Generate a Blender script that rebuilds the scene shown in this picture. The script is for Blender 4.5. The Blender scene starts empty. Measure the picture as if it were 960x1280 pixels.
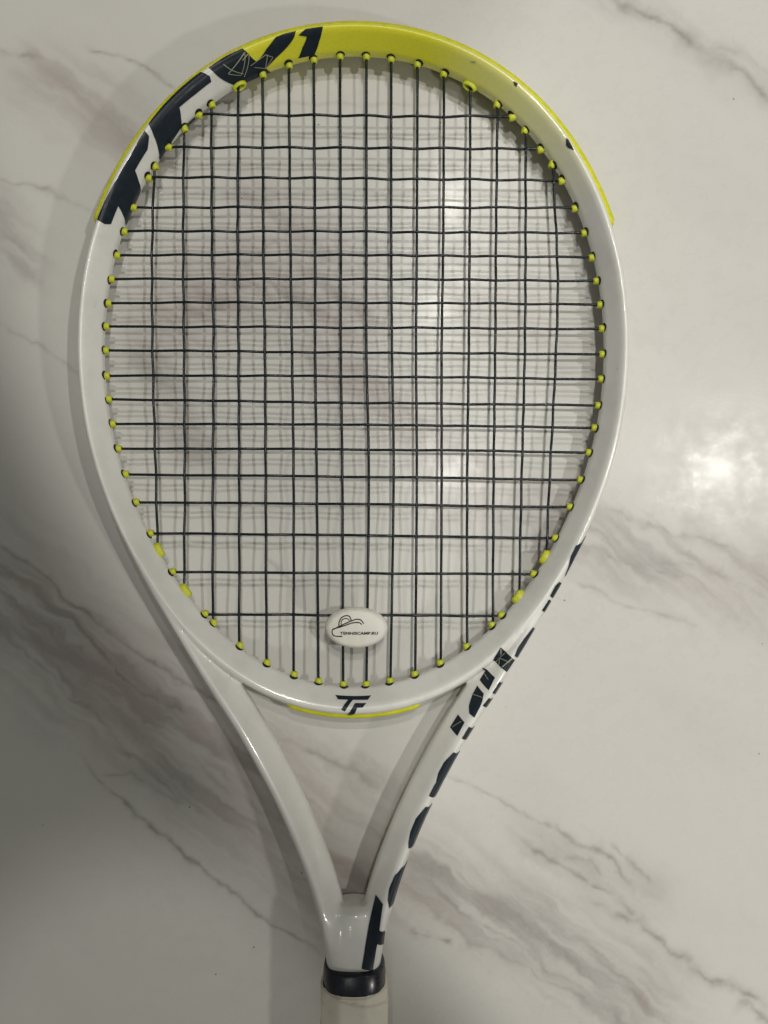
import bpy, bmesh, math, random
import numpy as np
from mathutils import Vector, Matrix
from mathutils.bvhtree import BVHTree
from mathutils.geometry import delaunay_2d_cdt

random.seed(7)
scene = bpy.context.scene
C = scene.collection
PI = math.pi

# ------------------------------------------------------------------ camera
CAM_H = 0.3825          # metres above the table top
FPX = 961.0             # focal length in photo pixels (960 x 1280 photo)
cam_data = bpy.data.cameras.new("camera")
cam = bpy.data.objects.new("camera", cam_data)
C.objects.link(cam)
cam.location = (0, 0, CAM_H)
cam.rotation_euler = (0, 0, 0)
cam_data.sensor_fit = 'AUTO'
cam_data.sensor_width = 36.0
cam_data.lens = FPX / 1280.0 * 36.0
cam_data.clip_start = 0.01
cam_data.clip_end = 50
scene.camera = cam

# ------------------------------------------------------------------ world: dim even room light
world = bpy.data.worlds.new("World")
scene.world = world
world.use_nodes = True
bg = world.node_tree.nodes["Background"]
bg.inputs[0].default_value = (1.0, 1.0, 0.92, 1)
bg.inputs[1].default_value = 0.13

# ------------------------------------------------------------------ ceiling lamps and one added spot
def spot(name, loc, aim, power, cone_deg, blend, radius, col):
    d = bpy.data.lights.new(name, 'SPOT')
    d.energy = power
    d.spot_size = math.radians(cone_deg)
    d.spot_blend = blend
    d.shadow_soft_size = radius
    d.color = col
    o = bpy.data.objects.new(name, d)
    C.objects.link(o)
    o.location = loc
    v = Vector(aim) - Vector(loc)
    o.rotation_euler = v.to_track_quat('-Z', 'Y').to_euler()
    return o

WARM = (1.0, 0.972, 0.91)
NEUT = (1.0, 0.985, 0.94)
LZ = 1.8
def downlight(loc, power, edge, inward, reach, blend, radius, col):
    """ceiling spot whose cone ends at the point `edge` on the table and opens towards `inward`"""
    n = Vector((inward[0], inward[1], 0)).normalized()
    L = Vector(loc); E = Vector((edge[0], edge[1], 0)); A = E + n * reach
    half = (E - L).angle(A - L)  # cone edge shaped to stand in for the shadow of phone and hand
    return spot("ceiling_or_added_spot", loc, A, power, 2 * math.degrees(half), blend, radius, col)
downlight((0.19, 0.11, LZ), 27, (-0.010, -0.05), (1.0, 0.06), 0.60, 0.05, 0.026, NEUT)
downlight((0.15, 0.58, LZ), 26, (-0.110, -0.085), (0.80, 0.60), 0.80, 0.045, 0.026, WARM)
downlight((0.19, 0.89, LZ), 27, (-0.140, -0.025), (0.74, 0.67), 0.80, 0.035, 0.026, WARM)
downlight((0.95, 0.12, LZ), 39, (-0.120, -0.080), (0.90, 0.44), 0.80, 0.035, 0.026, NEUT)
spot("ceiling_or_added_spot", (2.0, -1.6, LZ), (0.0, 0.0, 0), 70, 40, 0.5, 0.07, WARM)
spot("ceiling_or_added_spot", (-0.25, -0.75, LZ), (-0.115, -0.285, 0), 26, 7.6, 0.35, 0.03, WARM)  # added spot, no such lamp known: puts a pool of light at lower left

scene.cycles.max_bounces = 6
scene.cycles.diffuse_bounces = 3
scene.cycles.glossy_bounces = 3
scene.view_settings.view_transform = 'Standard'
scene.view_settings.look = 'None'
scene.view_settings.exposure = -0.11
scene.view_settings.gamma = 1.0
scene.view_settings.use_curve_mapping = False

# ------------------------------------------------------------------ racket frame of reference
# the racket lies on its head tip and its butt cap: the string plane falls 0.6 degrees towards the tip
ROOT_X = (442.5 - 480) / FPX * 0.368
ROOT_Z = 0.0143
TILT = -0.01065
MROOT = Matrix.Translation((ROOT_X, 0, ROOT_Z)) @ Matrix.Rotation(TILT, 4, 'X')
MINV = MROOT.inverted()
CAM_L = MINV @ Vector((0, 0, CAM_H))

def ray(px, py):
    d = MINV.to_3x3() @ Vector(((px - 480) / FPX, (640 - py) / FPX, -1))
    return d

def P(px, py, h=0.0):
    """photo pixel -> racket coordinates at height h above the string plane"""
    d = ray(px, py)
    k = (h - CAM_L.z) / d.z
    return CAM_L + d * k

def T(px, py, z=0.0):
    """photo pixel -> world point at height z over the table"""
    k = (CAM_H - z) / FPX
    return Vector(((px - 480) * k, (640 - py) * k, z))

# ------------------------------------------------------------------ material helpers
def new_mat(name):
    m = bpy.data.materials.new(name)
    m.use_nodes = True
    nt = m.node_tree
    b = nt.nodes["Principled BSDF"]
    return m, nt, b

def N(nt, typ, **kw):
    n = nt.nodes.new(typ)
    for k, v in kw.items():
        setattr(n, k, v)
    return n

def noise(nt, vec, scale, detail=3.0, rough=0.5, dist=0.0):
    n = N(nt, 'ShaderNodeTexNoise')
    n.inputs['Scale'].default_value = scale
    n.inputs['Detail'].default_value = detail
    n.inputs['Roughness'].default_value = rough
    n.inputs['Distortion'].default_value = dist
    nt.links.new(vec, n.inputs['Vector'])
    return n

def maprange(nt, val, a, b, c=0.0, d=1.0, smooth=True):
    n = N(nt, 'ShaderNodeMapRange')
    n.interpolation_type = 'SMOOTHSTEP' if smooth else 'LINEAR'
    n.clamp = True
    for i, v in enumerate((a, b, c, d)):
        n.inputs[1 + i].default_value = v
    nt.links.new(val, n.inputs[0])
    return n.outputs[0]

def math_(nt, op, a, b=None, clamp=False):
    n = N(nt, 'ShaderNodeMath', operation=op, use_clamp=clamp)
    for i, v in enumerate((a, b)):
        if v is None:
            continue
        if isinstance(v, (int, float)):
            n.inputs[i].default_value = v
        else:
            nt.links.new(v, n.inputs[i])
    return n.outputs[0]

def vmath(nt, op, a, b=None, scale=None):
    n = N(nt, 'ShaderNodeVectorMath', operation=op)
    for i, v in enumerate((a, b)):
        if v is None:
            continue
        if isinstance(v, (tuple, list, Vector)):
            n.inputs[i].default_value = v
        else:
            nt.links.new(v, n.inputs[i])
    if scale is not None:
        if isinstance(scale, (int, float)):
            n.inputs['Scale'].default_value = scale
        else:
            nt.links.new(scale, n.inputs['Scale'])
    return n

def mix(nt, fac, a, b, blend='MIX'):
    n = N(nt, 'ShaderNodeMix', data_type='RGBA', blend_type=blend)
    if isinstance(fac, (int, float)):
        n.inputs[0].default_value = fac
    else:
        nt.links.new(fac, n.inputs[0])
    for i, v in ((6, a), (7, b)):
        if isinstance(v, (tuple, list)):
            n.inputs[i].default_value = (*v[:3], 1)
        else:
            nt.links.new(v, n.inputs[i])
    return n.outputs[2]

def bump(nt, b, height, strength, dist):
    n = N(nt, 'ShaderNodeBump')
    n.inputs['Strength'].default_value = strength
    n.inputs['Distance'].default_value = dist
    nt.links.new(height, n.inputs['Height'])
    nt.links.new(n.outputs[0], b.inputs['Normal'])

# ------------------------------------------------------------------ marble
def vnoise(x, y, seed):
    """smooth lattice noise in 0..1"""
    r = np.random.RandomState(seed).rand(256, 256)
    xi = np.floor(x).astype(int); yi = np.floor(y).astype(int)
    fx = x - xi; fy = y - yi
    fx = fx * fx * fx * (fx * (fx * 6 - 15) + 10); fy = fy * fy * fy * (fy * (fy * 6 - 15) + 10)
    a = r[xi % 256, yi % 256]; b_ = r[(xi + 1) % 256, yi % 256]
    c = r[xi % 256, (yi + 1) % 256]; d = r[(xi + 1) % 256, (yi + 1) % 256]
    return (a * (1 - fx) + b_ * fx) * (1 - fy) + (c * (1 - fx) + d * fx) * fy

def fbm(x, y, seed, octv=4, gain=0.55):
    t = 0; amp = 1; tot = 0
    for k in range(octv):
        t = t + amp * vnoise(x * 2 ** k + 17.3 * k, y * 2 ** k + 9.1 * k, seed + k)
        tot += amp; amp *= gain
    return t / tot

# veins as the stone shows them: polylines (photo pixels on the slab), width, strength
THIN = [
    ([(765, -8), (810, 18), (850, 45), (915, 92), (975, 132)], 12, 0.62),
    ([(868, 56), (915, 66), (965, 88)], 7, 0.34),
    ([(112, 62), (162, 78), (222, 116)], 4.5, 0.70),
    ([(-10, 66), (72, 72)], 6, 0.42),
    ([(-10, 222), (60, 243), (125, 268)], 5, 0.50),
    ([(-10, 402), (50, 428), (110, 478)], 4.5, 0.38),
    ([(-10, 672), (80, 742), (190, 832), (310, 905)], 4.5, 0.80),
    ([(40, 752), (100, 790), (160, 850), (240, 895)], 4, 0.66),
    ([(-10, 790), (110, 880), (165, 945), (240, 1012)], 5, 0.6),
    ([(100, 950), (170, 1022), (255, 1090), (330, 1148), (405, 1196)], 4.5, 0.95),
    ([(130, 968), (165, 966), (190, 990), (245, 1010)], 4, 0.5),
    ([(330, 690), (375, 745)], 5, 0.4),
    ([(560, 962), (640, 1008), (692, 1032)], 5, 0.55),
    ([(645, 1046), (690, 1076), (742, 1106)], 7, 0.75),
    ([(735, 1124), (795, 1152), (842, 1192), (905, 1234), (970, 1258)], 8, 0.78),
    ([(742, 1106), (770, 1118), (795, 1148)], 6, 0.6),
    ([(686, 1026), (722, 1058), (762, 1070), (790, 1108)], 7, 0.62),
    ([(766, 1054), (792, 1080), (812, 1106)], 6, 0.55),
    ([(700, 1072), (740, 1080), (760, 1096)], 6, 0.5),
    ([(750, 632), (830, 660), (965, 702)], 7, 0.5),
    ([(738, 690), (800, 702), (860, 722)], 8, 0.45),
    ([(712, 728), (800, 762), (880, 788)], 6, 0.5),
    ([(800, 702), (850, 700), (960, 745)], 8, 0.35),
    ([(500, 1108), (585, 1172), (700, 1232), (800, 1290)], 7, 0.5),
    ([(512, 1158), (566, 1184)], 5, 0.7),
    ([(545, 1120), (640, 1176), (700, 1215)], 5, 0.5),
    ([(918, 1248), (965, 1275)], 11, 0.6),
    ([(355, 925), (440, 962), (475, 995)], 8, 0.45),
    ([(300, 330), (345, 300), (420, 330)], 10, 0.35),
    ([(225, 400), (290, 375), (330, 395)], 12, 0.35),
]
BAND = [
    ([(-20, 735), (120, 835), (250, 940), (430, 1085)], 98, 1.15),
    ([(330, 905), (420, 950), (500, 1000)], 30, 0.55),
    ([(505, 1085), (640, 1140), (800, 1250)], 70, 1.05),
    ([(690, 655), (820, 690), (980, 742)], 66, 0.85),
    ([(-10, 262), (40, 330)], 34, 0.75),
    ([(50, 95), (190, 185)], 48, 0.8),
    ([(660, 1050), (800, 1120)], 46, 0.45),
    ([(760, -10), (960, 115)], 34, 0.45),
    ([(205, 420), (300, 345), (440, 385)], 64, 0.95),
    ([(400, 440), (540, 560)], 50, 0.7),
    ([(175, 450), (250, 560)], 42, 0.75),
    ([(310, 240), (420, 330)], 34, 0.6),
    ([(590, 380), (740, 470)], 40, 0.4),
    ([(560, 640), (740, 700)], 40, 0.5),
    ([(540, 560), (640, 640)], 50, 0.3),
]

def vein_field(px, py, lines, wander):
    """px, py: arrays in photo pixels; returns strongest vein at each point"""
    acc = np.zeros_like(px)
    for n_, (pts, w, k) in enumerate(lines):
        dmin = np.full_like(px, 1e9); tt = np.zeros_like(px)
        for i in range(len(pts) - 1):
            ax, ay = pts[i]; bx, by = pts[i + 1]
            ex, ey = bx - ax, by - ay
            t = np.clip(((px - ax) * ex + (py - ay) * ey) / (ex * ex + ey * ey), 0, 1)
            d = np.hypot(px - ax - t * ex, py - ay - t * ey)
            upd = d < dmin
            dmin = np.where(upd, d, dmin); tt = np.where(upd, (i + t) / (len(pts) - 1), tt)
        # swell and thin along the run, feather out at both ends
        sw = 0.55 + 0.9 * vnoise(tt * 9 + 31 * n_, tt * 0 + n_ * 7.7, 91)
        end = np.clip(np.minimum(tt, 1 - tt) * 7 + 0.25, 0, 1) if wander else 1.0
        ww = w * (sw if wander else 1.0)
        v = (0.5 * np.exp(-(dmin / ww) ** 2 * 1.4) + 0.62 * np.exp(-(dmin / (0.38 * ww)) ** 2 * 1.4)) * k * end if wander else np.exp(-(dmin / ww) ** 2 * 1.6) * k
        acc = np.maximum(acc, v)
    return acc

def build_slab():
    fx = np.arange(-0.215, 0.2151, 0.00075); fy = np.arange(-0.275, 0.2751, 0.00075)
    gx = np.concatenate([np.linspace(-0.75, -0.22, 40), fx, np.linspace(0.22, 0.75, 40)])
    gy = np.concatenate([np.linspace(-0.75, -0.28, 36), fy, np.linspace(0.28, 0.75, 36)])
    X, Y = np.meshgrid(gx, gy, indexing='ij')
    k = FPX / CAM_H
    px = 480 + X * k; py = 640 - Y * k
    wx = (fbm(px / 46, py / 46, 11) - 0.5) * 22 + (fbm(px / 13, py / 13, 23, 3) - 0.5) * 6
    wy = (fbm(px / 46, py / 46, 37) - 0.5) * 22 + (fbm(px / 13, py / 13, 51, 3) - 0.5) * 6
    qx, qy = px + wx, py + wy
    thin = vein_field(qx, qy, THIN, True)
    band = vein_field(px + wx * 1.6, py + wy * 1.6, BAND, False)
    # long grain falling to the right
    c, s_ = math.cos(math.radians(38)), math.sin(math.radians(38))
    u = qx * c + qy * s_; v = -qx * s_ + qy * c
    streak = fbm(u / 110, v / 13, 71, 5, 0.6)
    streak = np.clip((streak - 0.34) / 0.34, 0, 1)
    band = np.minimum(1.0, band) * (0.42 + 0.70 * streak)
    thin = thin * np.clip(0.35 + 1.3 * (fbm(px / 17, py / 17, 83, 3) - 0.25), 0.15, 1.1)
    cloud = np.clip((fbm(u / 210, v / 90, 5, 4) - 0.46) / 0.3, 0, 1)
    nx, ny = X.shape
    nvt = nx * ny
    co = np.zeros((nvt, 3), dtype=np.float32)
    co[:, 0] = X.ravel(); co[:, 1] = Y.ravel()
    idx = np.arange(nvt).reshape(nx, ny)
    quads = np.stack([idx[:-1, :-1], idx[1:, :-1], idx[1:, 1:], idx[:-1, 1:]], -1).reshape(-1, 4)
    # edges of the slab
    per = np.concatenate([idx[:, 0], idx[-1, 1:], idx[-2::-1, -1], idx[0, -2:0:-1]])
    low = co[per].copy(); low[:, 2] = -0.03
    li = np.arange(len(per)) + nvt
    side = np.stack([per, li, np.roll(li, -1), np.roll(per, -1)], -1)
    co = np.concatenate([co, low])
    quads = np.concatenate([quads, side])
    me = bpy.data.meshes.new("marble_tabletop")
    me.vertices.add(len(co)); me.vertices.foreach_set("co", co.ravel())
    me.loops.add(quads.size); me.loops.foreach_set("vertex_index", quads.ravel().astype(np.int32))
    me.polygons.add(len(quads))
    me.polygons.foreach_set("loop_start", (np.arange(len(quads)) * 4).astype(np.int32))
    me.update(calc_edges=True)
    for nm, arr in (("vein", thin), ("band", band), ("cloud", cloud)):
        at = me.attributes.new(nm, 'FLOAT', 'POINT')
        full = np.zeros(len(co), dtype=np.float32); full[:nvt] = arr.ravel()
        at.data.foreach_set("value", full)
    return me

def marble_material():
    m, nt, b = new_mat("polished_marble")
    geo = N(nt, 'ShaderNodeTexCoord')
    p = vmath(nt, 'SCALE', geo.outputs['Object'], scale=1000.0).outputs[0]     # millimetres
    def attr(nm):
        return N(nt, 'ShaderNodeAttribute', attribute_name=nm).outputs['Fac']
    hue = noise(nt, p, 0.012, 2.0, 0.5)
    bandcol = mix(nt, maprange(nt, hue.outputs['Fac'], 0.4, 0.6), (0.405, 0.355, 0.330), (0.345, 0.325, 0.305))
    col = mix(nt, math_(nt, 'MULTIPLY', attr("cloud"), 0.14), (0.615, 0.602, 0.562), (0.49, 0.465, 0.445))
    grain = noise(nt, p, 1.6, 2.0, 0.6)
    col = mix(nt, maprange(nt, grain.outputs['Fac'], 0.3, 0.7, 0.0, 0.10, False), col, (0.50, 0.475, 0.43))
    col = mix(nt, math_(nt, 'MULTIPLY', attr("band"), 0.9), col, bandcol)
    col = mix(nt, math_(nt, 'MULTIPLY', attr("vein"), 0.80), col, (0.20, 0.18, 0.165))
    vor = N(nt, 'ShaderNodeTexVoronoi', feature='F1')          # tiny pits
    vor.inputs['Scale'].default_value = 0.048
    nt.links.new(p, vor.inputs['Vector'])
    col = mix(nt, maprange(nt, vor.outputs['Distance'], 0.014, 0.028, 0.75, 0.0), col, (0.10, 0.09, 0.08))
    nt.links.new(col, b.inputs['Base Color'])
    rn = maprange(nt, noise(nt, p, 0.10, 2.0, 0.65).outputs['Fac'], 0.3, 0.7, 0.22, 0.36, False)
    nt.links.new(rn, b.inputs['Roughness'])
    b.inputs['Specular IOR Level'].default_value = 0.24
    b.inputs['Coat Weight'].default_value = 0.028
    b.inputs['Coat Roughness'].default_value = 0.11
    bump(nt, b, noise(nt, p, 0.55, 1.0, 0.6).outputs['Fac'], 0.05, 0.0004)
    return m

# ------------------------------------------------------------------ plain materials
def simple(name, col, rough, spec=0.5, var=0.12, vscale=350.0, bmp=0.0, coat=0.0):
    m, nt, b = new_mat(name)
    tc = N(nt, 'ShaderNodeTexCoord')
    n = noise(nt, tc.outputs['Object'], vscale, 2.0, 0.6)
    dark = tuple(c * (1 - var) for c in col)
    lite = tuple(min(1, c * (1 + var * 0.5)) for c in col)
    c = mix(nt, maprange(nt, n.outputs['Fac'], 0.3, 0.7, 0, 1, False), dark, lite)
    nt.links.new(c, b.inputs['Base Color'])
    nt.links.new(maprange(nt, n.outputs['Fac'], 0.3, 0.7, rough * 0.85, rough * 1.2, False), b.inputs['Roughness'])
    b.inputs['Specular IOR Level'].default_value = spec
    b.inputs['Coat Weight'].default_value = coat
    b.inputs['Coat Roughness'].default_value = 0.12
    if bmp:
        bump(nt, b, n.outputs['Fac'], bmp, 0.0003)
    return m

YEL = (0.66, 0.66, 0.022)
M_NAVY = simple("navy_print", (0.014, 0.021, 0.030), 0.36, 0.22, 0.15, 250)
M_LINE = simple("olive_line_print", (0.33, 0.34, 0.22), 0.4)
M_GROM = simple("yellow_plastic_grommet", (0.54, 0.57, 0.035), 0.42, 0.4, 0.15, 900)
M_BUMP = simple("yellow_bumper_plastic", (0.63, 0.62, 0.015), 0.38, 0.4, 0.14, 300, 0.05)
M_HOLE_SHADE = simple("hole_shade_dark", (0.012, 0.013, 0.014), 0.7, 0.2)
M_STRING = simple("black_polyester_string", (0.008, 0.013, 0.015), 0.28, 0.35, 0.25, 700)
M_RUBBER = simple("navy_rubber", (0.010, 0.012, 0.020), 0.30, 0.5, 0.2, 400, 0.1)
M_DAMP = simple("white_silicone", (0.72, 0.70, 0.62), 0.45, 0.4, 0.05, 300)
M_INK = simple("black_ink", (0.01, 0.01, 0.011), 0.5, 0.3)
M_CHIP = simple("chipped_paint_dark", (0.02, 0.02, 0.024), 0.6, 0.3)

HEAD_CY = 0.066     # set again below from the fit; used by the paint

def frame_material():
    m, nt, b = new_mat("frame_paint")
    tc = N(nt, 'ShaderNodeTexCoord')
    o = tc.outputs['Object']
    sep = N(nt, 'ShaderNodeSeparateXYZ')
    nt.links.new(o, sep.inputs[0])
    yy = math_(nt, 'SUBTRACT', sep.outputs['Y'], HEAD_CY)
    ang = math_(nt, 'ARCTAN2', sep.outputs['X'], yy)          # 0 at the tip, + to the right
    n1 = noise(nt, o, 60.0, 3.0, 0.6)
    jit = math_(nt, 'MULTIPLY', math_(nt, 'SUBTRACT', n1.outputs['Fac'], 0.5), 0.10)
    a2 = math_(nt, 'ADD', ang, jit)
    right = maprange(nt, a2, math.radians(13), math.radians(57), 1.0, 0.0, False)
    left = maprange(nt, ang, math.radians(-21.2), math.radians(-20.8), 0.0, 1.0)
    yel = math_(nt, 'MULTIPLY', right, left)
    fl = noise(nt, o, 1500.0, 2.0, 0.7)
    yc = mix(nt, maprange(nt, fl.outputs['Fac'], 0.35, 0.65, 0, 1, False), (0.66, 0.65, 0.020), (0.75, 0.73, 0.035))
    white = mix(nt, maprange(nt, noise(nt, o, 45.0, 4.0, 0.65).outputs['Fac'], 0.35, 0.7), (0.735, 0.725, 0.675), (0.66, 0.65, 0.60))
    col = mix(nt, yel, white, yc)
    # scuffs: sparse grey rubs and pin-head dirt
    s1 = noise(nt, vmath(nt, 'MULTIPLY', o, (1.0, 0.45, 1.0)).outputs[0], 420.0, 4.0, 0.7)
    s2 = noise(nt, o, 38.0, 2.0, 0.5)
    sc = math_(nt, 'MULTIPLY', maprange(nt, s1.outputs['Fac'], 0.66, 0.74, 0, 0.75), maprange(nt, s2.outputs['Fac'], 0.50, 0.62))
    col = mix(nt, sc, col, (0.16, 0.15, 0.14))
    nt.links.new(col, b.inputs['Base Color'])
    b.inputs['Roughness'].default_value = 0.32
    b.inputs['Coat Weight'].default_value = 0.7
    b.inputs['Coat Roughness'].default_value = 0.10
    return m

def grip_material():
    m, nt, b = new_mat("worn_overgrip")
    tc = N(nt, 'ShaderNodeTexCoord')
    o = tc.outputs['Object']
    n = noise(nt, o, 90.0, 5.0, 0.65)
    n2 = noise(nt, o, 1800.0, 2.0, 0.6)
    col = mix(nt, maprange(nt, n.outputs['Fac'], 0.50, 0.80), (0.74, 0.70, 0.58), (0.50, 0.46, 0.34))
    nt.links.new(col, b.inputs['Base Color'])
    b.inputs['Roughness'].default_value = 0.6
    bump(nt, b, n2.outputs['Fac'], 0.25, 0.0002)
    return m

# ------------------------------------------------------------------ object helpers
def mesh_obj(name, verts, faces, mat, parent=None, smooth=True):
    me = bpy.data.meshes.new(name)
    me.from_pydata([tuple(v) for v in verts], [], faces)
    if smooth:
        me.polygons.foreach_set("use_smooth", [True] * len(me.polygons))
    me.update()
    me.materials.append(mat)
    o = bpy.data.objects.new(name, me)
    C.objects.link(o)
    if parent:
        o.parent = parent
    return o

def tag(o, label=None, cat=None, group=None, kind=None):
    if label: o["label"] = label
    if cat: o["category"] = cat
    if group: o["group"] = group
    if kind: o["kind"] = kind
    return o

def sweep(centers, normals, profile_fn, closed=False, caps=True):
    """sweep a closed profile along a path; profile_fn(i) -> list of (out, up)"""
    verts, faces = [], []
    n = len(centers)
    k = None
    for i in range(n):
        pr = profile_fn(i)
        k = len(pr)
        for (u, v) in pr:
            verts.append(centers[i] + normals[i] * u + Vector((0, 0, v)))
    for i in range(n if closed else n - 1):
        j = (i + 1) % n
        for a in range(k):
            b_ = (a + 1) % k
            faces.append((i * k + a, i * k + b_, j * k + b_, j * k + a))
    if not closed and caps:
        faces.append(tuple(range(k))[::-1])
        faces.append(tuple((n - 1) * k + a for a in range(k)))
    return verts, faces

def superell(a, b_, n=2.4, seg=28):
    out = []
    for i in range(seg):
        t = 2 * PI * i / seg
        c, s = math.cos(t), math.sin(t)
        out.append((a * math.copysign(abs(c) ** (2 / n), c), b_ * math.copysign(abs(s) ** (2 / n), s)))
    return out

def tube(points, r, seg=8, caps=True, rfn=None):
    verts, faces = [], []
    n = len(points)
    for i, p in enumerate(points):
        a = points[max(0, i - 1)]
        b_ = points[min(n - 1, i + 1)]
        t = (b_ - a).normalized()
        ref = Vector((0, 0, 1)) if abs(t.z) < 0.9 else Vector((1, 0, 0))
        u = t.cross(ref).normalized()
        v = u.cross(t)
        rr = r if rfn is None else rfn(i)
        for s in range(seg):
            w = 2 * PI * s / seg
            verts.append(p + u * (rr * math.cos(w)) + v * (rr * math.sin(w)))
    for i in range(n - 1):
        for s in range(seg):
            s2 = (s + 1) % seg
            faces.append((i * seg + s, i * seg + s2, (i + 1) * seg + s2, (i + 1) * seg + s))
    if caps:
        faces.append(tuple(range(seg))[::-1])
        faces.append(tuple((n - 1) * seg + s for s in range(seg)))
    return verts, faces

def smooth_path(pts, step):
    """Catmull-Rom through points, resampled about every step"""
    pts = [Vector(p) for p in pts]
    out = []
    for i in range(len(pts) - 1):
        p0 = pts[i - 1] if i else pts[0] * 2 - pts[1]
        p1, p2 = pts[i], pts[i + 1]
        p3 = pts[i + 2] if i + 2 < len(pts) else pts[-1] * 2 - pts[-2]
        m = max(2, int((p2 - p1).length / step))
        for j in range(m):
            t = j / m
            out.append(0.5 * ((2 * p1) + (p2 - p0) * t + (2 * p0 - 5 * p1 + 4 * p2 - p3) * t * t + (3 * p1 - p0 - 3 * p2 + p3) * t ** 3))
    out.append(pts[-1])
    return out

# ------------------------------------------------------------------ the marble top
slab = build_slab()
slab.materials.append(marble_material())
table = bpy.data.objects.new("marble_tabletop", slab)
C.objects.link(table)
tag(table, "polished white marble top with grey and pinkish veins under the racket", "table top", kind="structure")

# ------------------------------------------------------------------ string bed measured on the photograph
mains_px = [
    [(193, 207), (190, 320), (191, 455), (195, 600), (197, 684)],
    [(230, 160), (229, 300), (230, 440), (231, 600), (230, 737)],
    [(264, 131), (265, 300), (267, 440), (266, 600), (266, 781)],
    [(298, 108), (297, 300), (298, 440), (299, 600), (299, 809)],
    [(328, 94), (329, 300), (331, 440), (332, 600), (333, 833)],
    [(361, 82), (363, 300), (365, 440), (367, 600), (367, 847)],
    [(392, 74), (394, 300), (394, 440), (396, 600), (398, 854)],
    [(425, 70), (426, 300), (426, 440), (428, 600), (429, 858)],
    [(458, 70), (458, 300), (458, 440), (461, 600), (458, 858)],
    [(489, 73), (489, 300), (490, 440), (492, 600), (488, 855)],
    [(522, 82), (521, 300), (520, 440), (521, 600), (519, 847)],
    [(555, 95), (554, 300), (552, 440), (552, 600), (551, 832)],
    [(588, 107), (587, 300), (586, 440), (584, 600), (584, 811)],
    [(622, 131), (620, 300), (619, 440), (617, 600), (616, 783)],
    [(657, 163), (657, 300), (656, 440), (652, 600), (649, 744)],
    [(691, 208), (697, 340), (695, 440), (687, 600), (683, 692)],
]
cross_px = [
    ((250, 143), (637, 146)), ((212, 184), (675, 186)), ((186, 222), (701, 226)), ((167, 259), (718, 260)),
    ((155, 289), (730, 291)), ((146, 319), (739, 322)), ((138, 349), (745, 351)), ((134, 379), (750, 381)),
    ((131, 408), (752, 411)), ((130, 438), (752, 443)), ((132, 470), (750, 474)), ((134, 499), (746, 507)),
    ((139, 530), (741, 535)), ((146, 561), (735, 566)), ((155, 593), (725, 600)), ((167, 628), (712, 634)),
    ((187, 667), (694, 673)), ((213, 715), (668, 718)), ((255, 768), (628, 770)),
]
OVAL_TOP = {3, 12}
OVAL_BOT = {0, 1, 14, 15}

# ------------------------------------------------------------------ inner hoop: symmetric smooth fit through the grommets
gp = []
for i, m_ in enumerate(mains_px):
    gp += [P(*m_[0]), P(*m_[-1])]
for a, b_ in cross_px:
    gp += [P(*a), P(*b_)]
xs = np.array([g.x for g in gp]); ys = np.array([g.y for g in gp])
CY = 0.5 * (ys.max() + ys.min())
th_ = np.arctan2(np.abs(xs), ys - CY)      # 0 at tip .. pi at throat
rr_ = np.hypot(xs, ys - CY)
K = 9
Am = np.stack([np.cos(k * th_) for k in range(K)], 1)
coef, *_ = np.linalg.lstsq(Am, rr_, rcond=None)
HEAD_CY = float(CY)

def inner(theta):
    r = sum(coef[k] * math.cos(k * theta) for k in range(K))
    return Vector((r * math.sin(theta), CY + r * math.cos(theta), 0))

def hoop(theta, off):
    d = 1e-3
    p = inner(theta)
    t = (inner(theta + d) - inner(theta - d)).normalized()
    n = Vector((-t.y, t.x, 0))
    if n.dot(p - Vector((0, CY, 0))) < 0:
        n = -n
    return p + n * off, n

BW = 0.0053             # beam half width
BH = 0.0115             # beam half height
WALL = 0.0008           # grommet middle to frame wall
NC = 360
ring_c, ring_n = [], []
for i in range(NC):
    c, n = hoop(2 * PI * i / NC, WALL + BW)
    ring_c.append(c); ring_n.append(n)

# ------------------------------------------------------------------ frame: hoop + two throat arms + shaft, fused into one shell
HALF = [(-1.0, 0.0), (-1.0, 0.14), (-0.90, 0.25), (-0.62, 0.45), (-0.33, 0.66), (-0.04, 0.86), (0.18, 0.965), (0.40, 1.0), (0.62, 0.92), (0.84, 0.60), (0.98, 0.28), (1.0, 0.0)]
def beam_profile(a, b_):
    # long slope to the inside, crest outside the middle, short shoulder to the outside
    up = [(u * a, v * b_) for (u, v) in HALF]
    dn = [(u * a, -v * b_) for (u, v) in HALF[1:-1]][::-1]
    return up + dn

parts = []
def ring_prof(i):
    a = 2 * PI * i / NC
    w = max(0.0, -math.cos(a)) ** 4          # towards the throat bridge
    return beam_profile(BW * (1 + 0.22 * w), BH * (1 - 0.14 * w))
parts.append(sweep(ring_c, ring_n, ring_prof, closed=True))

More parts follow.
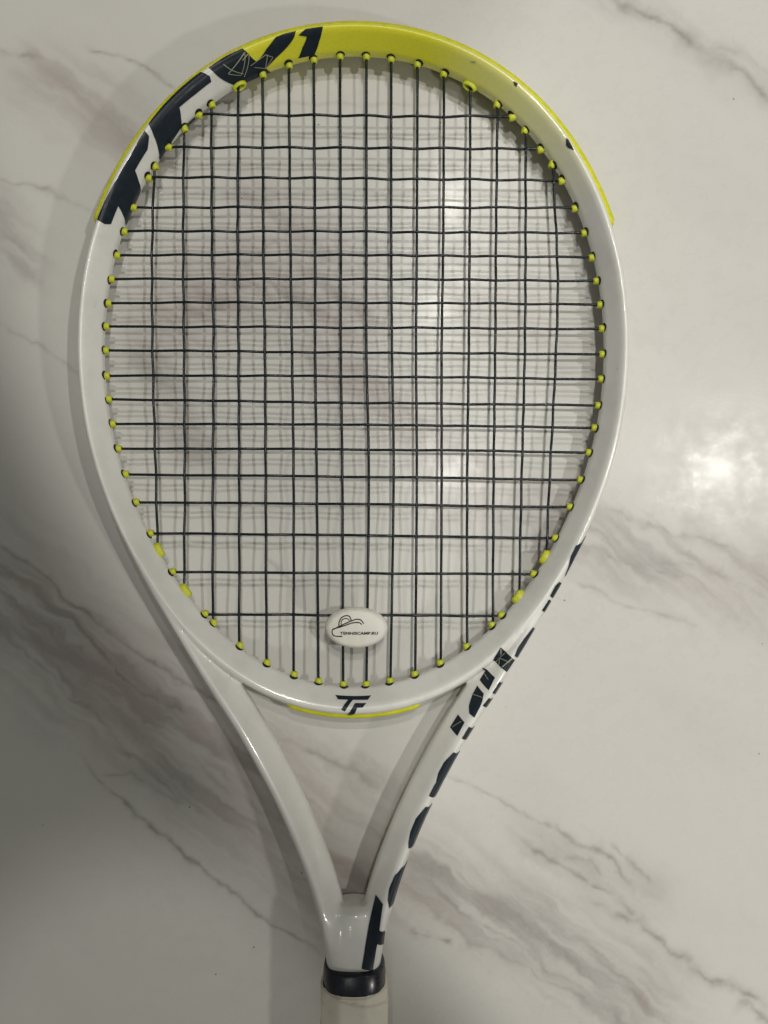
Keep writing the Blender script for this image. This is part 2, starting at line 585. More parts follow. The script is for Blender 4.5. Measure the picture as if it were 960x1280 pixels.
arm_px = [(655, 282), (712, 252), (770, 216), (836, 174), (908, 127.5), (986, 85), (1055, 54.5), (1111, 35), (1167, 21.5), (1226, 14.5), (1262, 13)]
def arm_points(sgn):
    pts = []
    for (py, off) in arm_px:
        q_ = P(442.5, py)
        sc = (CAM_H - ROOT_Z - q_.y * TILT) / FPX
        pts.append(Vector((sgn * off * sc, q_.y, 0)))
    return smooth_path(pts, 0.003)
def path_normals(pts, sgn):
    out = []
    for i in range(len(pts)):
        t = (pts[min(len(pts) - 1, i + 1)] - pts[max(0, i - 1)]).normalized()
        n = Vector((-t.y, t.x, 0))
        if n.x * sgn < 0: n = -n
        out.append(n)
    return out
for sgn in (-1, 1):
    ap = arm_points(sgn)
    an = path_normals(ap, sgn)
    L = len(ap)
    def aprof(i, L=L):
        f = i / (L - 1)
        hw = 0.0040 + 0.0028 * min(1, f / 0.35) - 0.0008 * max(0, (f - 0.8) / 0.2)
        return beam_profile(hw, (0.0098 + 0.0015 * min(1, f / 0.3)) * (1 - 0.14 * min(1, max(0, (f - 0.80) / 0.12))))
    parts.append(sweep(ap, an, aprof))
# shaft block between the arms down into the grip
y0 = P(442, 1128).y
y1 = P(442, 1300).y
sc_, sn_ = [], []
for i in range(24):
    f = i / 23
    sc_.append(Vector((0, y0 + (y1 - y0) * f, 0))); sn_.append(Vector((1, 0, 0)))
def sprof(i):
    f = i / 23
    hw = 0.0085 + 0.0043 * min(1, f / 0.4)
    return superell(hw, 0.0094 + 0.0014 * min(1, f / 0.45), 2.8, 36)
parts.append(sweep(sc_, sn_, sprof))

V, F = [], []
for v, f in parts:
    o = len(V)
    V += v
    F += [tuple(a + o for a in q_) for q_ in f]
tmp_me = bpy.data.meshes.new("frame_blank")
tmp_me.from_pydata([tuple(v) for v in V], [], F)
bm = bmesh.new(); bm.from_mesh(tmp_me)
bmesh.ops.recalc_face_normals(bm, faces=bm.faces)
bm.to_mesh(tmp_me); bm.free()
tmp = bpy.data.objects.new("frame_blank", tmp_me)
C.objects.link(tmp)
rm = tmp.modifiers.new("remesh", 'REMESH')
rm.mode = 'VOXEL'; rm.voxel_size = 0.00062; rm.use_smooth_shade = True
sm = tmp.modifiers.new("smooth", 'SMOOTH')
sm.factor = 0.5; sm.iterations = 9
bpy.context.view_layer.update()
dg = bpy.context.evaluated_depsgraph_get()
frame_me = bpy.data.meshes.new_from_object(tmp.evaluated_get(dg), depsgraph=dg)
bpy.data.objects.remove(tmp)
frame_me.name = "frame"
# soften the joint where the arms run into the shaft
cov = np.zeros(len(frame_me.vertices) * 3, dtype=np.float32)
frame_me.vertices.foreach_get("co", cov); cov = cov.reshape(-1, 3).astype(np.float64)
ed = np.zeros(len(frame_me.edges) * 2, dtype=np.int32)
frame_me.edges.foreach_get("vertices", ed); ed = ed.reshape(-1, 2)
ya, yb_, yc_ = P(442, 1080).y, P(442, 1125).y, P(442, 1222).y
wgt = np.clip((ya - cov[:, 1]) / (ya - yb_), 0, 1) * np.clip((cov[:, 1] - yc_) / 0.010, 0, 1)
wgt *= np.clip((0.0135 - np.abs(cov[:, 0])) / 0.004, 0, 1) * np.clip((cov[:, 2] - 0.003) / 0.003, 0, 1)
sel = (wgt[ed[:, 0]] > 0) | (wgt[ed[:, 1]] > 0)
ed = ed[sel]
deg = np.bincount(ed.ravel(), minlength=len(cov)).astype(float)[:, None]; deg[deg == 0] = 1
for _ in range(150):
    acc_ = np.zeros_like(cov)
    for k_ in range(3):
        acc_[:, k_] = np.bincount(ed[:, 0], cov[ed[:, 1], k_], len(cov)) + np.bincount(ed[:, 1], cov[ed[:, 0], k_], len(cov))
    cov += wgt[:, None] * 0.6 * (acc_ / deg - cov)
frame_me.vertices.foreach_set("co", cov.astype(np.float32).ravel())
frame_me.update()
frame_me.materials.clear()
frame_me.materials.append(frame_material())
frame_me.polygons.foreach_set("use_smooth", [True] * len(frame_me.polygons))
nv = len(frame_me.vertices)
print("frame verts", nv)

root = bpy.data.objects.new("tennis_racket", None)
C.objects.link(root)
root.matrix_world = MROOT
tag(root, "white and yellow tennis racket with black strings lying flat on the marble", "tennis racket")
frame = bpy.data.objects.new("frame", frame_me)
C.objects.link(frame)
frame.parent = root

bm = bmesh.new(); bm.from_mesh(frame_me)
BVH = BVHTree.FromBMesh(bm)
bm.free()

# ------------------------------------------------------------------ beam coordinates for the printed marks
class Path:
    def __init__(self, pts, nrm):
        self.p = pts; self.n = nrm
        self.s = [0.0]
        for i in range(1, len(pts)):
            self.s.append(self.s[-1] + (pts[i] - pts[i - 1]).length)
        self.P = np.array([[p.x, p.y] for p in pts]); self.S = np.array(self.s)
        self.Nn = np.array([[n.x, n.y] for n in nrm])
    def inv(self, q_):
        d = np.hypot(self.P[:, 0] - q_.x, self.P[:, 1] - q_.y)
        i = int(d.argmin())
        best = None
        for j in (i - 1, i):
            if j < 0 or j + 1 >= len(self.p): continue
            a, b_ = self.p[j], self.p[j + 1]
            e = b_ - a
            t = max(0, min(1, (q_.xy - a.xy).dot(e.xy) / e.xy.length_squared))
            c = a + e * t
            dd = (q_.xy - c.xy).length
            if best is None or dd < best[0]:
                n = (self.n[j] * (1 - t) + self.n[j + 1] * t)
                best = (dd, self.s[j] + t * e.length, (q_.xy - c.xy).dot(n.xy), q_.z)
        al = math.atan2(best[3], best[2])
        return best[1], (al + 2 * PI if al < -PI / 2 else al)
    def at(self, s, al, lift=0.00026):
        cx = np.interp(s, self.S, self.P[:, 0]); cy = np.interp(s, self.S, self.P[:, 1])
        nx = np.interp(s, self.S, self.Nn[:, 0]); ny = np.interp(s, self.S, self.Nn[:, 1])
        c = Vector((cx, cy, 0)); n = Vector((nx, ny, 0)).normalized()
        d = n * math.cos(al) + Vector((0, 0, math.sin(al)))
        o = c + d * 0.03
        hit, hn, _, _ = BVH.ray_cast(o, -d)
        if hit is None:
            return None
        return hit + hn * lift

GA = 0.0085     # metres per radian of girth, keeps the decal grid square

def hit_px(px, py):
    d = ray(px, py).normalized()
    h, n, _, _ = BVH.ray_cast(CAM_L, d)
    return h

def coords(path, pts):
    out = []
    for (x, y) in pts:
        h = hit_px(x, y)
        if h is None:      # just off the silhouette: walk towards the beam
            for k in range(1, 30):
                done = False
                for a in range(12):
                    h = hit_px(x + 0.5 * k * math.cos(a * PI / 6), y + 0.5 * k * math.sin(a * PI / 6))
                    if h: done = True; break
                if done: break
        s, al = path.inv(h)
        out.append((s, al * GA))
    return out

def fill(poly, step=0.0006):
    """triangulate a polygon finely enough to follow the beam"""
    b_pts = []
    n = len(poly)
    for i in range(n):
        a, b_ = Vector(poly[i]), Vector(poly[(i + 1) % n])
        m = max(1, int((b_ - a).length / step))
        for j in range(m):
            b_pts.append(a.lerp(b_, j / m))
    nb = len(b_pts)
    edges = [(i, (i + 1) % nb) for i in range(nb)]
    xs_ = [p.x for p in b_pts]; ys_ = [p.y for p in b_pts]
    def inside(x, y):
        c = False
        j = nb - 1
        for i in range(nb):
            if (b_pts[i].y > y) != (b_pts[j].y > y) and x < (b_pts[j].x - b_pts[i].x) * (y - b_pts[i].y) / (b_pts[j].y - b_pts[i].y) + b_pts[i].x:
                c = not c
            j = i
        return c
    pts = list(b_pts)
    x = min(xs_) + step * 0.5
    while x < max(xs_):
        y = min(ys_) + step * 0.5
        while y < max(ys_):
            if inside(x, y) and min((q_.x - x) ** 2 + (q_.y - y) ** 2 for q_ in b_pts) > (0.45 * step) ** 2:
                pts.append(Vector((x, y)))
            y += step
        x += step
    vo, eo, fo, *_ = delaunay_2d_cdt(pts, edges, [], 1, 1e-7)
    return vo, fo

def decal(name, path, poly, mat, parent=None, lift=0.00026, step=0.0006):
    vo, fo = fill(poly, step)
    verts = []
    for v in vo:
        q_ = path.at(v.x, v.y / GA, lift)
        verts.append(q_ if q_ else Vector((0, 0, 0)))
    return mesh_obj(name, verts, [tuple(f) for f in fo], mat, parent or root)

def decal_px(name, path, pts, mat, lift=0.00026, step=0.0006):
    return decal(name, path, coords(path, pts), mat, None, lift, step)

def sliver_px(name, path, pts, mat, low=-25):
    """a letter seen only by its top edge: the rest of it wraps round the outer side"""
    c = coords(path, pts)
    lo = math.radians(low) * GA
    return decal(name, path, c + [(c[-1][0], lo), (c[0][0], lo)], mat)

def line_px(name, path, pts, w, mat, lift=0.00036):
    c = [Vector(q_) for q_ in coords(path, pts)]
    verts, faces = [], []
    dens = []
    for i in range(len(c) - 1):
        m = max(1, int((c[i + 1] - c[i]).length / 0.0008))
        for j in range(m): dens.append(c[i].lerp(c[i + 1], j / m))
    dens.append(c[-1])
    for i, q_ in enumerate(dens):
        t = (dens[min(len(dens) - 1, i + 1)] - dens[max(0, i - 1)]).normalized()
        n = Vector((-t.y, t.x)) * (w / 2)
        for e in (q_ + n, q_ - n):
            verts.append(path.at(e.x, e.y / GA, lift) or Vector((0, 0, 0)))
    for i in range(len(dens) - 1):
        faces.append((2 * i, 2 * i + 1, 2 * i + 3, 2 * i + 2))
    return mesh_obj(name, verts, faces, mat, root)

# head path: from the throat round the left, the tip and the right back to the throat
hp, hn_ = [], []
for i in range(1, 2 * NC):
    a = -PI + 2 * PI * i / (2 * NC)
    c, n = hoop(a, WALL + BW)
    hp.append(c); hn_.append(n)
HEAD = Path(hp, hn_)
bp, bn = [], []
for i in range(0, 121):
    a = PI - 0.6 + 1.2 * i / 120
    c, n = hoop(a, WALL + BW)
    bp.append(c); bn.append(n)
BRIDGE = Path(bp, bn)
ra = arm_points(1)[::-1]
start = P(730, 640).y
ringr = [hoop(a, WALL + BW)[0] for a in np.linspace(PI * 0.78, PI * 0.5, 120)]
ringr = [c for c in ringr if c.y > ra[-1].y + 0.004]
rp = smooth_path(ra[::6] + [ra[-1]] + ringr[::8], 0.002)
RIGHT = Path(rp, path_normals(rp, 1))

# ------------------------------------------------------------------ printed letters on the hoop
decal_px("printed_letter", HEAD, [(121.5, 275), (131.5, 251), (145.5, 225), (163, 195), (181, 163.5), (186, 170), (184, 187),
    (168.5, 213), (173, 226), (175.5, 238), (175, 249), (169, 261), (160, 279), (156.5, 282), (153.5, 269), (147.5, 257.5), (138.5, 280), (130, 280)], M_NAVY)
decal_px("printed_letter", HEAD, [(186, 155), (201, 132), (227, 107.5), (249.5, 91), (262, 95), (264, 102), (245, 117),
    (224, 134), (226, 146), (227, 158), (219, 170), (208, 187), (200, 199), (198.5, 199), (197, 185), (192, 170)], M_NAVY)
decal_px("printed_letter", HEAD, [(231, 157), (243, 146), (245, 149), (234, 161)], M_NAVY)
decal_px("printed_letter", HEAD, [(261, 85), (281, 71.5), (303, 61), (308.5, 65), (321, 77), (333, 61), (345, 46.5), (357, 42), (370, 39),
    (368, 46), (357.5, 60), (345, 72), (332.5, 85), (340, 92.5), (325, 97.5), (310, 102), (292, 106), (276, 98)], M_NAVY)
decal_px("printed_letter", HEAD, [(373, 44), (382.5, 36.5), (404, 33.5), (399, 51), (392.5, 69), (373, 72.5), (378, 59), (383.5, 45.5)], M_NAVY)
for seg in ([(285, 92), (306, 65), (301, 94), (285, 92)], [(279, 80), (304, 92)], [(305, 96), (311, 66), (303, 75)], [(313, 82), (332, 68), (341, 71), (331, 86), (334, 68)], [(318, 84), (331, 85)]):
    line_px("printed_line", HEAD, seg, 0.0003, M_LINE)
# paint chips at the right edge of the hoop
decal_px("paint_chip", HEAD, [(641.5, 101.5), (647.5, 105), (645.5, 108.5), (643, 106)], M_CHIP, step=0.0005)
decal_px("paint_chip", HEAD, [(707.5, 172.5), (710.5, 175), (717.5, 188), (711, 185), (708, 182)], M_CHIP, step=0.0005)
decal_px("paint_chip", HEAD, [(588, 76), (594, 76.5), (596, 78.5), (590, 77.5)], M_LINE, step=0.0005)
# bridge emblem
decal_px("printed_emblem", BRIDGE, [(419, 869), (464, 869.5), (460, 875), (441.5, 875), (431, 889), (426.5, 887), (435, 875), (422.5, 874.5)], M_NAVY)
decal_px("printed_emblem", BRIDGE, [(444, 879), (458, 879), (453.5, 884.5), (446.5, 885), (438, 894.5), (433.5, 892.5)], M_NAVY)
# lettering that climbs the right arm and hoop
decal_px("printed_letter", RIGHT, [(470, 1118), (474, 1123), (479, 1130), (476.5, 1147), (474.5, 1163), (481, 1163.5), (480, 1180), (471.5, 1180), (468.5, 1197), (466, 1213), (452, 1211), (455.5, 1190), (459, 1168), (464, 1143)], M_NAVY)
sliver_px("printed_letter", RIGHT, [(502, 1084), (493.5, 1094), (486.5, 1111), (484.5, 1125), (486, 1135)], M_NAVY)
sliver_px("printed_letter", RIGHT, [(532, 1008), (520, 1023), (513, 1040), (510.5, 1053), (510, 1060)], M_NAVY)
sliver_px("printed_letter", RIGHT, [(567, 940), (555, 953), (548, 966), (545, 978), (543, 981), (536, 995)], M_NAVY)
decal_px("printed_letter", RIGHT, [(573, 893), (581, 903), (572, 920), (563, 909)], M_NAVY)
sliver_px("printed_letter", RIGHT, [(586, 908), (577, 923)], M_NAVY, -10)
decal_px("printed_letter", RIGHT, [(597, 857), (605, 867), (603, 877), (600, 884), (593, 897), (587, 892), (586.5, 882), (591, 868)], M_NAVY)
sliver_px("printed_letter", RIGHT, [(611, 872), (603, 882)], M_NAVY, -10)
decal_px("printed_letter", RIGHT, [(608, 836), (619, 847), (611, 863), (600, 850)], M_NAVY)
sliver_px("printed_letter", RIGHT, [(624, 852), (615, 866)], M_NAVY, -10)
decal_px("printed_letter", RIGHT, [(626, 809), (643, 825), (633, 840), (616, 825)], M_NAVY)
sliver_px("printed_letter", RIGHT, [(666, 784), (655, 798), (647, 810), (643, 820)], M_NAVY)
sliver_px("printed_letter", RIGHT, [(699, 727), (694, 732), (687, 745)], M_NAVY)
sliver_px("printed_letter", RIGHT, [(686, 749), (677, 763)], M_NAVY)
sliver_px("printed_letter", RIGHT, [(733, 669), (720, 682), (713, 696), (706, 719)], M_NAVY)
for seg in ([(622, 822), (637, 828)], [(626, 811), (624, 831)], [(631, 816), (620, 828)], [(628, 834), (640, 823)]):
    line_px("printed_line", RIGHT, seg, 0.0003, M_LINE)
for seg in ([(590, 868), (603, 872)], [(606, 842), (611, 850)], [(566, 909), (577, 902)]):
    line_px("printed_line", RIGHT, seg, 0.00025, M_LINE)
# fine mark just above the collar
line_px("printed_line", Path([Vector((0, P(442, 1300).y, 0)), Vector((0, P(442, 1150).y, 0))], [Vector((1, 0, 0))] * 2),
        [(427, 1215.5), (436, 1216.5), (447, 1217), (457, 1215.5), (460, 1217.5)], 0.0004, M_CHIP)

# ------------------------------------------------------------------ bumper guard round the tip and strip under the bridge
def guard(name, a0, a1, base, proud, hh, taper, zoff=0.0):
    n = 200
    cs, ns = [], []
    for i in range(n):
        a = a0 + (a1 - a0) * i / (n - 1)
        c, nn = hoop(a, WALL + 2 * BW)
        cs.append(c); ns.append(nn)
    def prof(i):
        f = min(i, n - 1 - i) / (n - 1)
        k = min(1.0, (f / taper)) ** 0.5 if taper else 1
        k = max(k, 0.12)
        out = []
        for (u, v) in superell(1, 1, 3.0, 20):
            out.append((base + (proud - base) * (0.5 + 0.5 * u) * (1 if u < 0 else k) , v * hh * k + zoff))
        return out
    v, f = sweep(cs, ns, prof)
    return mesh_obj(name, v, f, M_BUMP, root)

la = HEAD.inv(P(120, 284)); ra_ = HEAD.inv(P(768, 286))
def ang_of(px, py):
    q_ = P(px, py, 0.003)
    return math.atan2(q_.x, q_.y - CY)
guard("bumper_guard", ang_of(119, 284), ang_of(768, 286), -0.0035, 0.0024, 0.0066, 0.02, 0.0008)
guard("bridge_strip", ang_of(534, 882), ang_of(350, 884) + 2 * PI, -0.003, 0.0026, 0.0042, 0.10, 0.001)

# ------------------------------------------------------------------ strings
STR_R = 0.00064
WEAVE = 0.00058
def curve_through(pts):
    return smooth_path([P(*p) for p in pts], 0.004)

main_paths = [curve_through(m_) for m_ in mains_px]
rngs = random.Random(3)
cross_paths = []
for a, b_ in cross_px:
    A, B = P(*a), P(*b_)
    sag = rngs.uniform(-0.0003, 0.0007)
    pts = []
    for i in range(9):
        f = i / 8
        q_ = A.lerp(B, f)
        q_.y += sag * 4 * f * (1 - f) + (rngs.uniform(-0.00018, 0.00018) if 0 < i < 8 else 0)
        pts.append(q_)
    cross_paths.append(smooth_path(pts, 0.004))

def isect(pa, pb):
    for i in range(len(pa) - 1):
        for j in range(len(pb) - 1):
            a, b_ = pa[i].xy, pa[i + 1].xy
            c, d = pb[j].xy, pb[j + 1].xy
            r, s = b_ - a, d - c
            den = r.x * s.y - r.y * s.x
            if abs(den) < 1e-14: continue
            t = ((c - a).x * s.y - (c - a).y * s.x) / den
            u = ((c - a).x * r.y - (c - a).y * r.x) / den
            if 0 <= t <= 1 and 0 <= u <= 1:
                return i + t, j + u
    return None

cuts_m = [[] for _ in main_paths]
cuts_c = [[] for _ in cross_paths]
for i, pm in enumerate(main_paths):
    for j, pc in enumerate(cross_paths):
        r = isect(pm, pc)
        if r:
            sgn = 1 if (i + j) % 2 else -1
            cuts_m[i].append((r[0], sgn)); cuts_c[j].append((r[1], -sgn))

def pt_at(path, s):
    i = max(0, min(len(path) - 2, int(s)))
    return path[i].lerp(path[i + 1], s - i)

def weave(path, cuts, kick=0.0):
    cuts = sorted(cuts)
    out = []
    d0 = (path[0] - path[1]).normalized()
    d1 = (path[-1] - path[-2]).normalized()
    keys = [(-0.0, 0)] + cuts + [(len(path) - 1.0, 0)]
    out.append(path[0] + d0 * 0.005)
    for k in range(len(keys) - 1):
        (s0, z0), (s1, z1) = keys[k], keys[k + 1]
        m = 8
        for j in range(m):
            f = j / m
            e = 0.5 - 0.5 * math.cos(PI * f)
            q_ = pt_at(path, s0 + (s1 - s0) * f).copy()
            q_.z += WEAVE * (z0 * (1 - e) + z1 * e)
            out.append(q_)
    out.append(path[-1].copy())
    out.append(path[-1] + d1 * 0.005)
    return out

for pm, cu in zip(main_paths, cuts_m):
    v, f = tube(weave(pm, cu), STR_R, 8)
    mesh_obj("main_string", v, f, M_STRING, root)
for pc, cu in zip(cross_paths, cuts_c):
    v, f = tube(weave(pc, cu), STR_R, 8)
    mesh_obj("cross_string", v, f, M_STRING, root)

# ------------------------------------------------------------------ grommets, each with a dark disc for its hole's shade
def grommet_mesh():
    # a barrel along +Z with a rounded mouth, base at 0
    prof = [(0.0000, -0.004), (0.00165, -0.004), (0.00172, 0.0), (0.00178, 0.0012), (0.00172, 0.0022), (0.0014, 0.0029), (0.0009, 0.0031), (0.00066, 0.0028), (0.00064, 0.001)]
    seg = 14
    verts, faces = [], []
    for (r, z) in prof:
        for s in range(seg):
            a = 2 * PI * s / seg
            verts.append((r * math.cos(a), r * math.sin(a), z))
    for i in range(len(prof) - 1):
        for s in range(seg):
            s2 = (s + 1) % seg
            faces.append((i * seg + s, i * seg + s2, (i + 1) * seg + s2, (i + 1) * seg + s))
    me = bpy.data.meshes.new("grommet")
    me.from_pydata(verts, [], faces)
    me.polygons.foreach_set("use_smooth", [True] * len(me.polygons))
    me.materials.append(M_GROM)
    return me
def oval_mesh():
    # wide tie-off grommet: an oval cushion, long axis X
    verts, faces = [], []
    seg = 24
    prof = [(1.0, -0.004), (1.0, 0.0), (1.03, 0.0010), (0.97, 0.0021), (0.80, 0.0028), (0.55, 0.0029), (0.42, 0.0022), (0.36, 0.0008)]
    for (k, z) in prof:
        for s in range(seg):
            a = 2 * PI * s / seg
            ex = 0.0037 - (1 - k) * 0.0028
            ey = 0.0021 * k
            verts.append((ex * math.cos(a), ey * math.sin(a), z))
    n = len(prof)
    for i in range(n - 1):
        for s in range(seg):
            s2 = (s + 1) % seg
            faces.append((i * seg + s, i * seg + s2, (i + 1) * seg + s2, (i + 1) * seg + s))
    faces.append(tuple(range((n - 1) * seg, n * seg)))
    me = bpy.data.meshes.new("tie_off_grommet")
    me.from_pydata(verts, [], faces)
    me.polygons.foreach_set("use_smooth", [True] * len(me.polygons))
    me.materials.append(M_GROM)
    return me
def hole_disc_mesh():  # closed dark disc, no bore: the hole's shade is put into its colour
    seg = 16
    verts = [(0, 0, 0.0)] + [(0.0021 * math.cos(2 * PI * s / seg), 0.0021 * math.sin(2 * PI * s / seg), 0.0) for s in range(seg)]
    verts += [(0.0021 * math.cos(2 * PI * s / seg), 0.0021 * math.sin(2 * PI * s / seg), -0.003) for s in range(seg)]
    faces = [(0, 1 + s, 1 + (s + 1) % seg) for s in range(seg)]
    faces += [(1 + s, 17 + s, 17 + (s + 1) % seg, 1 + (s + 1) % seg) for s in range(seg)]
    me = bpy.data.meshes.new("hole_shade_disc")
    me.from_pydata(verts, [], faces)
    me.materials.append(M_HOLE_SHADE)
    return me
GM, OM, HM = grommet_mesh(), oval_mesh(), hole_disc_mesh()

def wall_at(p, d):
    """frame wall reached from p along outward direction d"""
    h, n, _, _ = BVH.ray_cast(p - d * 0.012, d)
    return h if h else p + d * 0.001

rg = random.Random(5)
def place_grommet(end, nxt, oval):
    d = (end - nxt); d.z = 0; d.normalize()           # outward along the string
    th2 = math.atan2(end.x, end.y - CY)
    _, nn = hoop(th2, 0)
    # the barrel leans between the string and the wall's own normal
    ax = (d * 0.55 + nn * 0.45).normalized()
    w = wall_at(end, nn)
    base = Vector((end.x, end.y, 0)) + d * ((w - end).dot(nn) / max(0.35, d.dot(nn)))
    zax = -ax
    if oval: zax = (-nn + Vector((0, 0, 0.42 if end.y > CY else -0.15))).normalized()
    tang = Vector((-nn.y, nn.x, 0))
    xax = (tang - zax * tang.dot(zax)).normalized()
    yax = zax.cross(xax)
    M = Matrix((xax, yax, zax)).transposed().to_4x4()
    M.translation = base + Vector((0, 0, rg.uniform(-0.0003, 0.0003))) + zax * (-0.0004)
    g = bpy.data.objects.new("tie_off_grommet" if oval else "grommet", OM if oval else GM)
    C.objects.link(g); g.parent = root; g.matrix_local = M
    if not oval:
        zz = -nn
        xx = tang; yy = zz.cross(xx)
        M2 = Matrix((xx, yy, zz)).transposed().to_4x4()
        M2.translation = w + zz * 0.0003 + tang * rg.choice((-1, 1)) * rg.uniform(0.0, 0.0005) + Vector((0, 0, rg.uniform(0, 0.0006)))
        hl = bpy.data.objects.new("hole_shade_disc", HM)
        C.objects.link(hl); hl.parent = root; hl.matrix_local = M2

for i, pm in enumerate(main_paths):
    place_grommet(pm[0], pm[1], i in OVAL_TOP)
    place_grommet(pm[-1], pm[-2], i in OVAL_BOT)
for pc in cross_paths:
    place_grommet(pc[0], pc[1], False)
    place_grommet(pc[-1], pc[-2], False)

# ------------------------------------------------------------------ collar, grip and butt cap
yc0, yc1 = P(442, 1217.5, 0.012).y, P(442, 1254, 0.014).y
cs, ns = [], []
n = 20
for i in range(n):
    f = i / (n - 1)
    cs.append(Vector((0.0003, yc0 + (yc1 - yc0) * f, 0))); ns.append(Vector((1, 0, 0)))
def cprof(i):
    f = i / (n - 1)
    k = math.sin(PI * min(1, f * 1.15)) ** 0.6 if f < 0.87 else 0.55
    hw = 0.0138 + 0.0004 * f + 0.0008 * k
    hb = 0.0126 + 0.0004 * f + 0.0006 * k
    if i == 0: hw -= 0.0010; hb -= 0.0010
    if f > 0.88: hw -= 0.0006; hb -= 0.0006
    return superell(hw, hb, 2.55, 40)
v, f = sweep(cs, ns, cprof)
mesh_obj("collar", v, f, M_RUBBER, root)

yg0 = P(442, 1249, 0.015).y
yg1 = -0.452
n = 420
seg = 64
verts, faces = [], []
for i in range(n):
    f = i / (n - 1)
    y = yg0 + (yg1 - yg0) * f
    flare = 0.0025 * max(0, (f - 0.86) / 0.14) ** 2
    for s in range(seg):
        a = 2 * PI * s / seg
        # octagonal handle, softened
        oc = math.cos(PI / 8) / math.cos(((a + PI / 8) % (PI / 4)) - PI / 8)
        oc = 0.5 * oc + 0.5
        turn = ((yg0 - y) / 0.021 + a / (2 * PI) + 0.62) % 1.0
        step = 0.0005 * (1 - turn) - (0.0003 if turn > 0.965 else 0)
        r = 0.0163 * oc + step + flare
        if i == 0: r -= 0.0012
        verts.append(Vector((r * math.cos(a) * 1.0 + 0.0003, y, r * math.sin(a) * 0.93)))
for i in range(n - 1):
    for s in range(seg):
        s2 = (s + 1) % seg
        faces.append((i * seg + s, i * seg + s2, (i + 1) * seg + s2, (i + 1) * seg + s))
faces.append(tuple(range(seg)))
faces.append(tuple((n - 1) * seg + s for s in range(seg))[::-1])
mesh_obj("grip", verts, faces, grip_material(), root)
cs = [Vector((0.0003, yg1 - 0.0002 - 0.006 * i / 7, 0)) for i in range(8)]
v, f = sweep(cs, [Vector((1, 0, 0))] * 8, lambda i: superell(0.0190 - 0.002 * (i / 7) ** 3, 0.0170 - 0.002 * (i / 7) ** 3, 2.6, 32))
mesh_obj("butt_cap", v, f, M_RUBBER, root)

# ------------------------------------------------------------------ string dampener
dc = P(445, 785.5, 0.005)
DA, DB, DT = 0.0148, 0.0096, 0.0052
damp = bpy.data.objects.new("string_dampener", None)
C.objects.link(damp)
damp.matrix_world = MROOT @ Matrix.Translation((dc.x, dc.y, 0))
tag(damp, "white oval string dampener printed with a black cap logo", "dampener")

def damp_top(x, y):
    q_ = min(1.0, math.hypot(x / DA, y / DB))
    return DT - 0.0012 * q_ ** 2 - (0.0018 * max(0, (q_ - 0.82) / 0.18) ** 2.2)

rings = [0.0, 0.25, 0.45, 0.6, 0.72, 0.8, 0.86, 0.91, 0.95, 0.98, 1.0]
seg = 64
verts, faces = [], []
for q_ in rings:
    for s in range(seg):
        a = 2 * PI * s / seg
        x, y = DA * q_ * math.cos(a), DB * q_ * math.sin(a)
        verts.append((x, y, damp_top(x, y)))
for (q_, z) in ((1.012, 0.0014), (1.0, 0.0009), (0.97, 0.0007), (0.85, 0.0007)):
    for s in range(seg):
        a = 2 * PI * s / seg
        verts.append((DA * q_ * math.cos(a), DB * q_ * math.sin(a), z))
nr = len(rings) + 4
for i in range(nr - 1):
    for s in range(seg):
        s2 = (s + 1) % seg
        faces.append((i * seg + s, i * seg + s2, (i + 1) * seg + s2, (i + 1) * seg + s))
faces.append(tuple(range((nr - 1) * seg, nr * seg)))
mesh_obj("face_disc", verts, faces, M_DAMP, damp)
# plug between the strings and the back disc
core = [Vector((0, 0.0 , 0))]
v, f = [], []
for (k, z) in ((0.42, 0.0008), (0.40, 0.0), (0.42, -0.0012), (0.80, -0.0016), (0.86, -0.0026), (0.80, -0.0036), (0.60, -0.0040)):
    for s in range(32):
        a = 2 * PI * s / 32
        v.append((DA * k * math.cos(a), DB * k * math.sin(a), z))
for i in range(6):
    for s in range(32):
        s2 = (s + 1) % 32
        f.append((i * 32 + s, i * 32 + s2, (i + 1) * 32 + s2, (i + 1) * 32 + s))
f.append(tuple(range(6 * 32, 7 * 32)))
mesh_obj("back_disc", v, f, M_DAMP, damp)

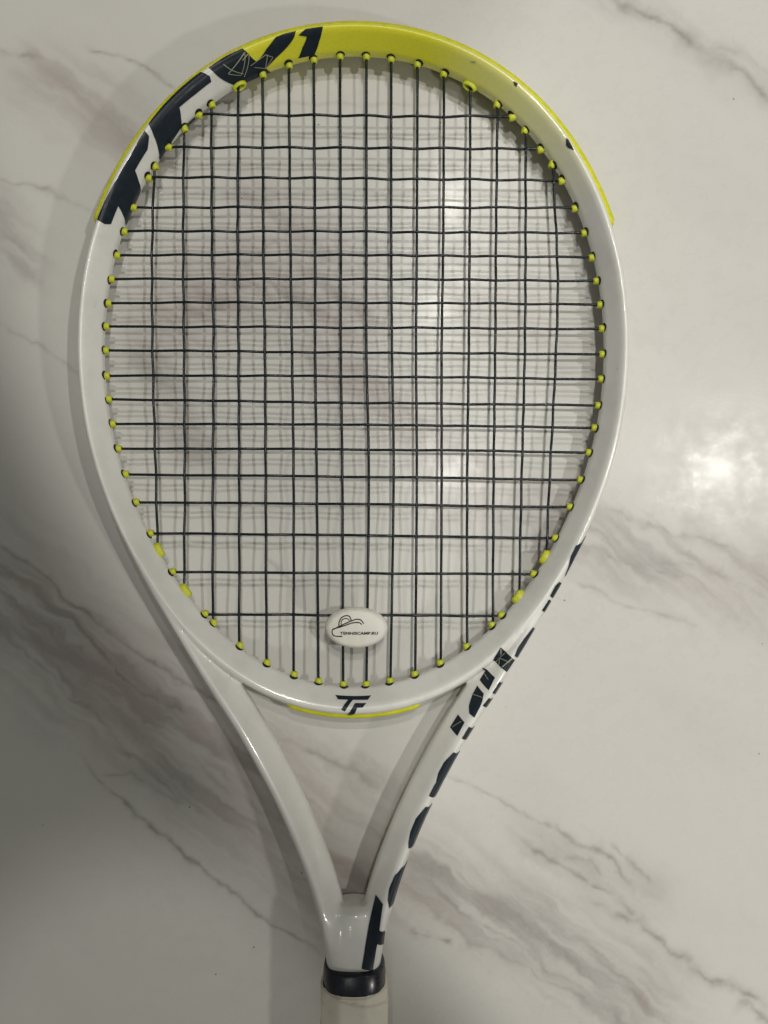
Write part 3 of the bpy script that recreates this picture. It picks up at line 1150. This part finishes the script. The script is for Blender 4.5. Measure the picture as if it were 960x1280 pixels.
def dl(px, py):
    q_ = P(px, py, DT - 0.0004)
    return q_.x - dc.x, q_.y - dc.y
def zoom_px(zx, zy):
    return 400 + zx / 7.53, 740 + zy / 7.53
def ink_line(pts, w):
    c = smooth_path([Vector((*dl(*zoom_px(*p)), 0)) for p in pts], 0.0003)
    verts, faces = [], []
    for i, q_ in enumerate(c):
        t = (c[min(len(c) - 1, i + 1)] - c[max(0, i - 1)]).normalized()
        nn = Vector((-t.y, t.x, 0)) * (w / 2)
        for e in (q_ + nn, q_ - nn):
            verts.append((e.x, e.y, damp_top(e.x, e.y) + 0.00006))
    for i in range(len(c) - 1):
        faces.append((2 * i, 2 * i + 1, 2 * i + 3, 2 * i + 2))
    mesh_obj("printed_logo_line", verts, faces, M_INK, damp)
ink_line([(210, 418), (150, 417), (122, 405), (113, 375), (122, 352), (160, 338), (220, 320), (290, 295), (340, 286), (375, 290), (393, 306)], 0.00055)
ink_line([(120, 355), (170, 330), (240, 296), (300, 270), (345, 257), (385, 264), (412, 298)], 0.00055)
ink_line([(178, 322), (180, 285), (200, 245), (240, 224), (275, 230), (296, 268)], 0.00055)
ink_line([(200, 308), (200, 275), (222, 254), (252, 250), (280, 268)], 0.00045)

fc = bpy.data.curves.new("printed_text", 'FONT')
fc.body = "TENNISCAMP.RU"
fc.size = 1.0
fc.offset = 0.04
fc.resolution_u = 3
tob = bpy.data.objects.new("printed_text", fc)
C.objects.link(tob)
bpy.context.view_layer.update()
dg = bpy.context.evaluated_depsgraph_get()
tme = bpy.data.meshes.new_from_object(tob.evaluated_get(dg), depsgraph=dg)
bpy.data.objects.remove(tob)
xs_ = [v.co.x for v in tme.vertices]; ys_ = [v.co.y for v in tme.vertices]
x0, x1 = min(xs_), max(xs_)
yb, yt = min(ys_), max(ys_)
(ax0, ay0), (ax1, ay1) = dl(*zoom_px(188, 402)), dl(*zoom_px(546, 374))
for v in tme.vertices:
    fx = (v.co.x - x0) / (x1 - x0); fy = (v.co.y - yb) / (yt - yb)
    x = ax0 + (ax1 - ax0) * fx; y = ay0 + (ay1 - ay0) * fy
    v.co = (x, y, damp_top(x, y) + 0.00008)
tme.materials.clear(); tme.materials.append(M_INK)
to = bpy.data.objects.new("printed_text", tme)
C.objects.link(to); to.parent = damp
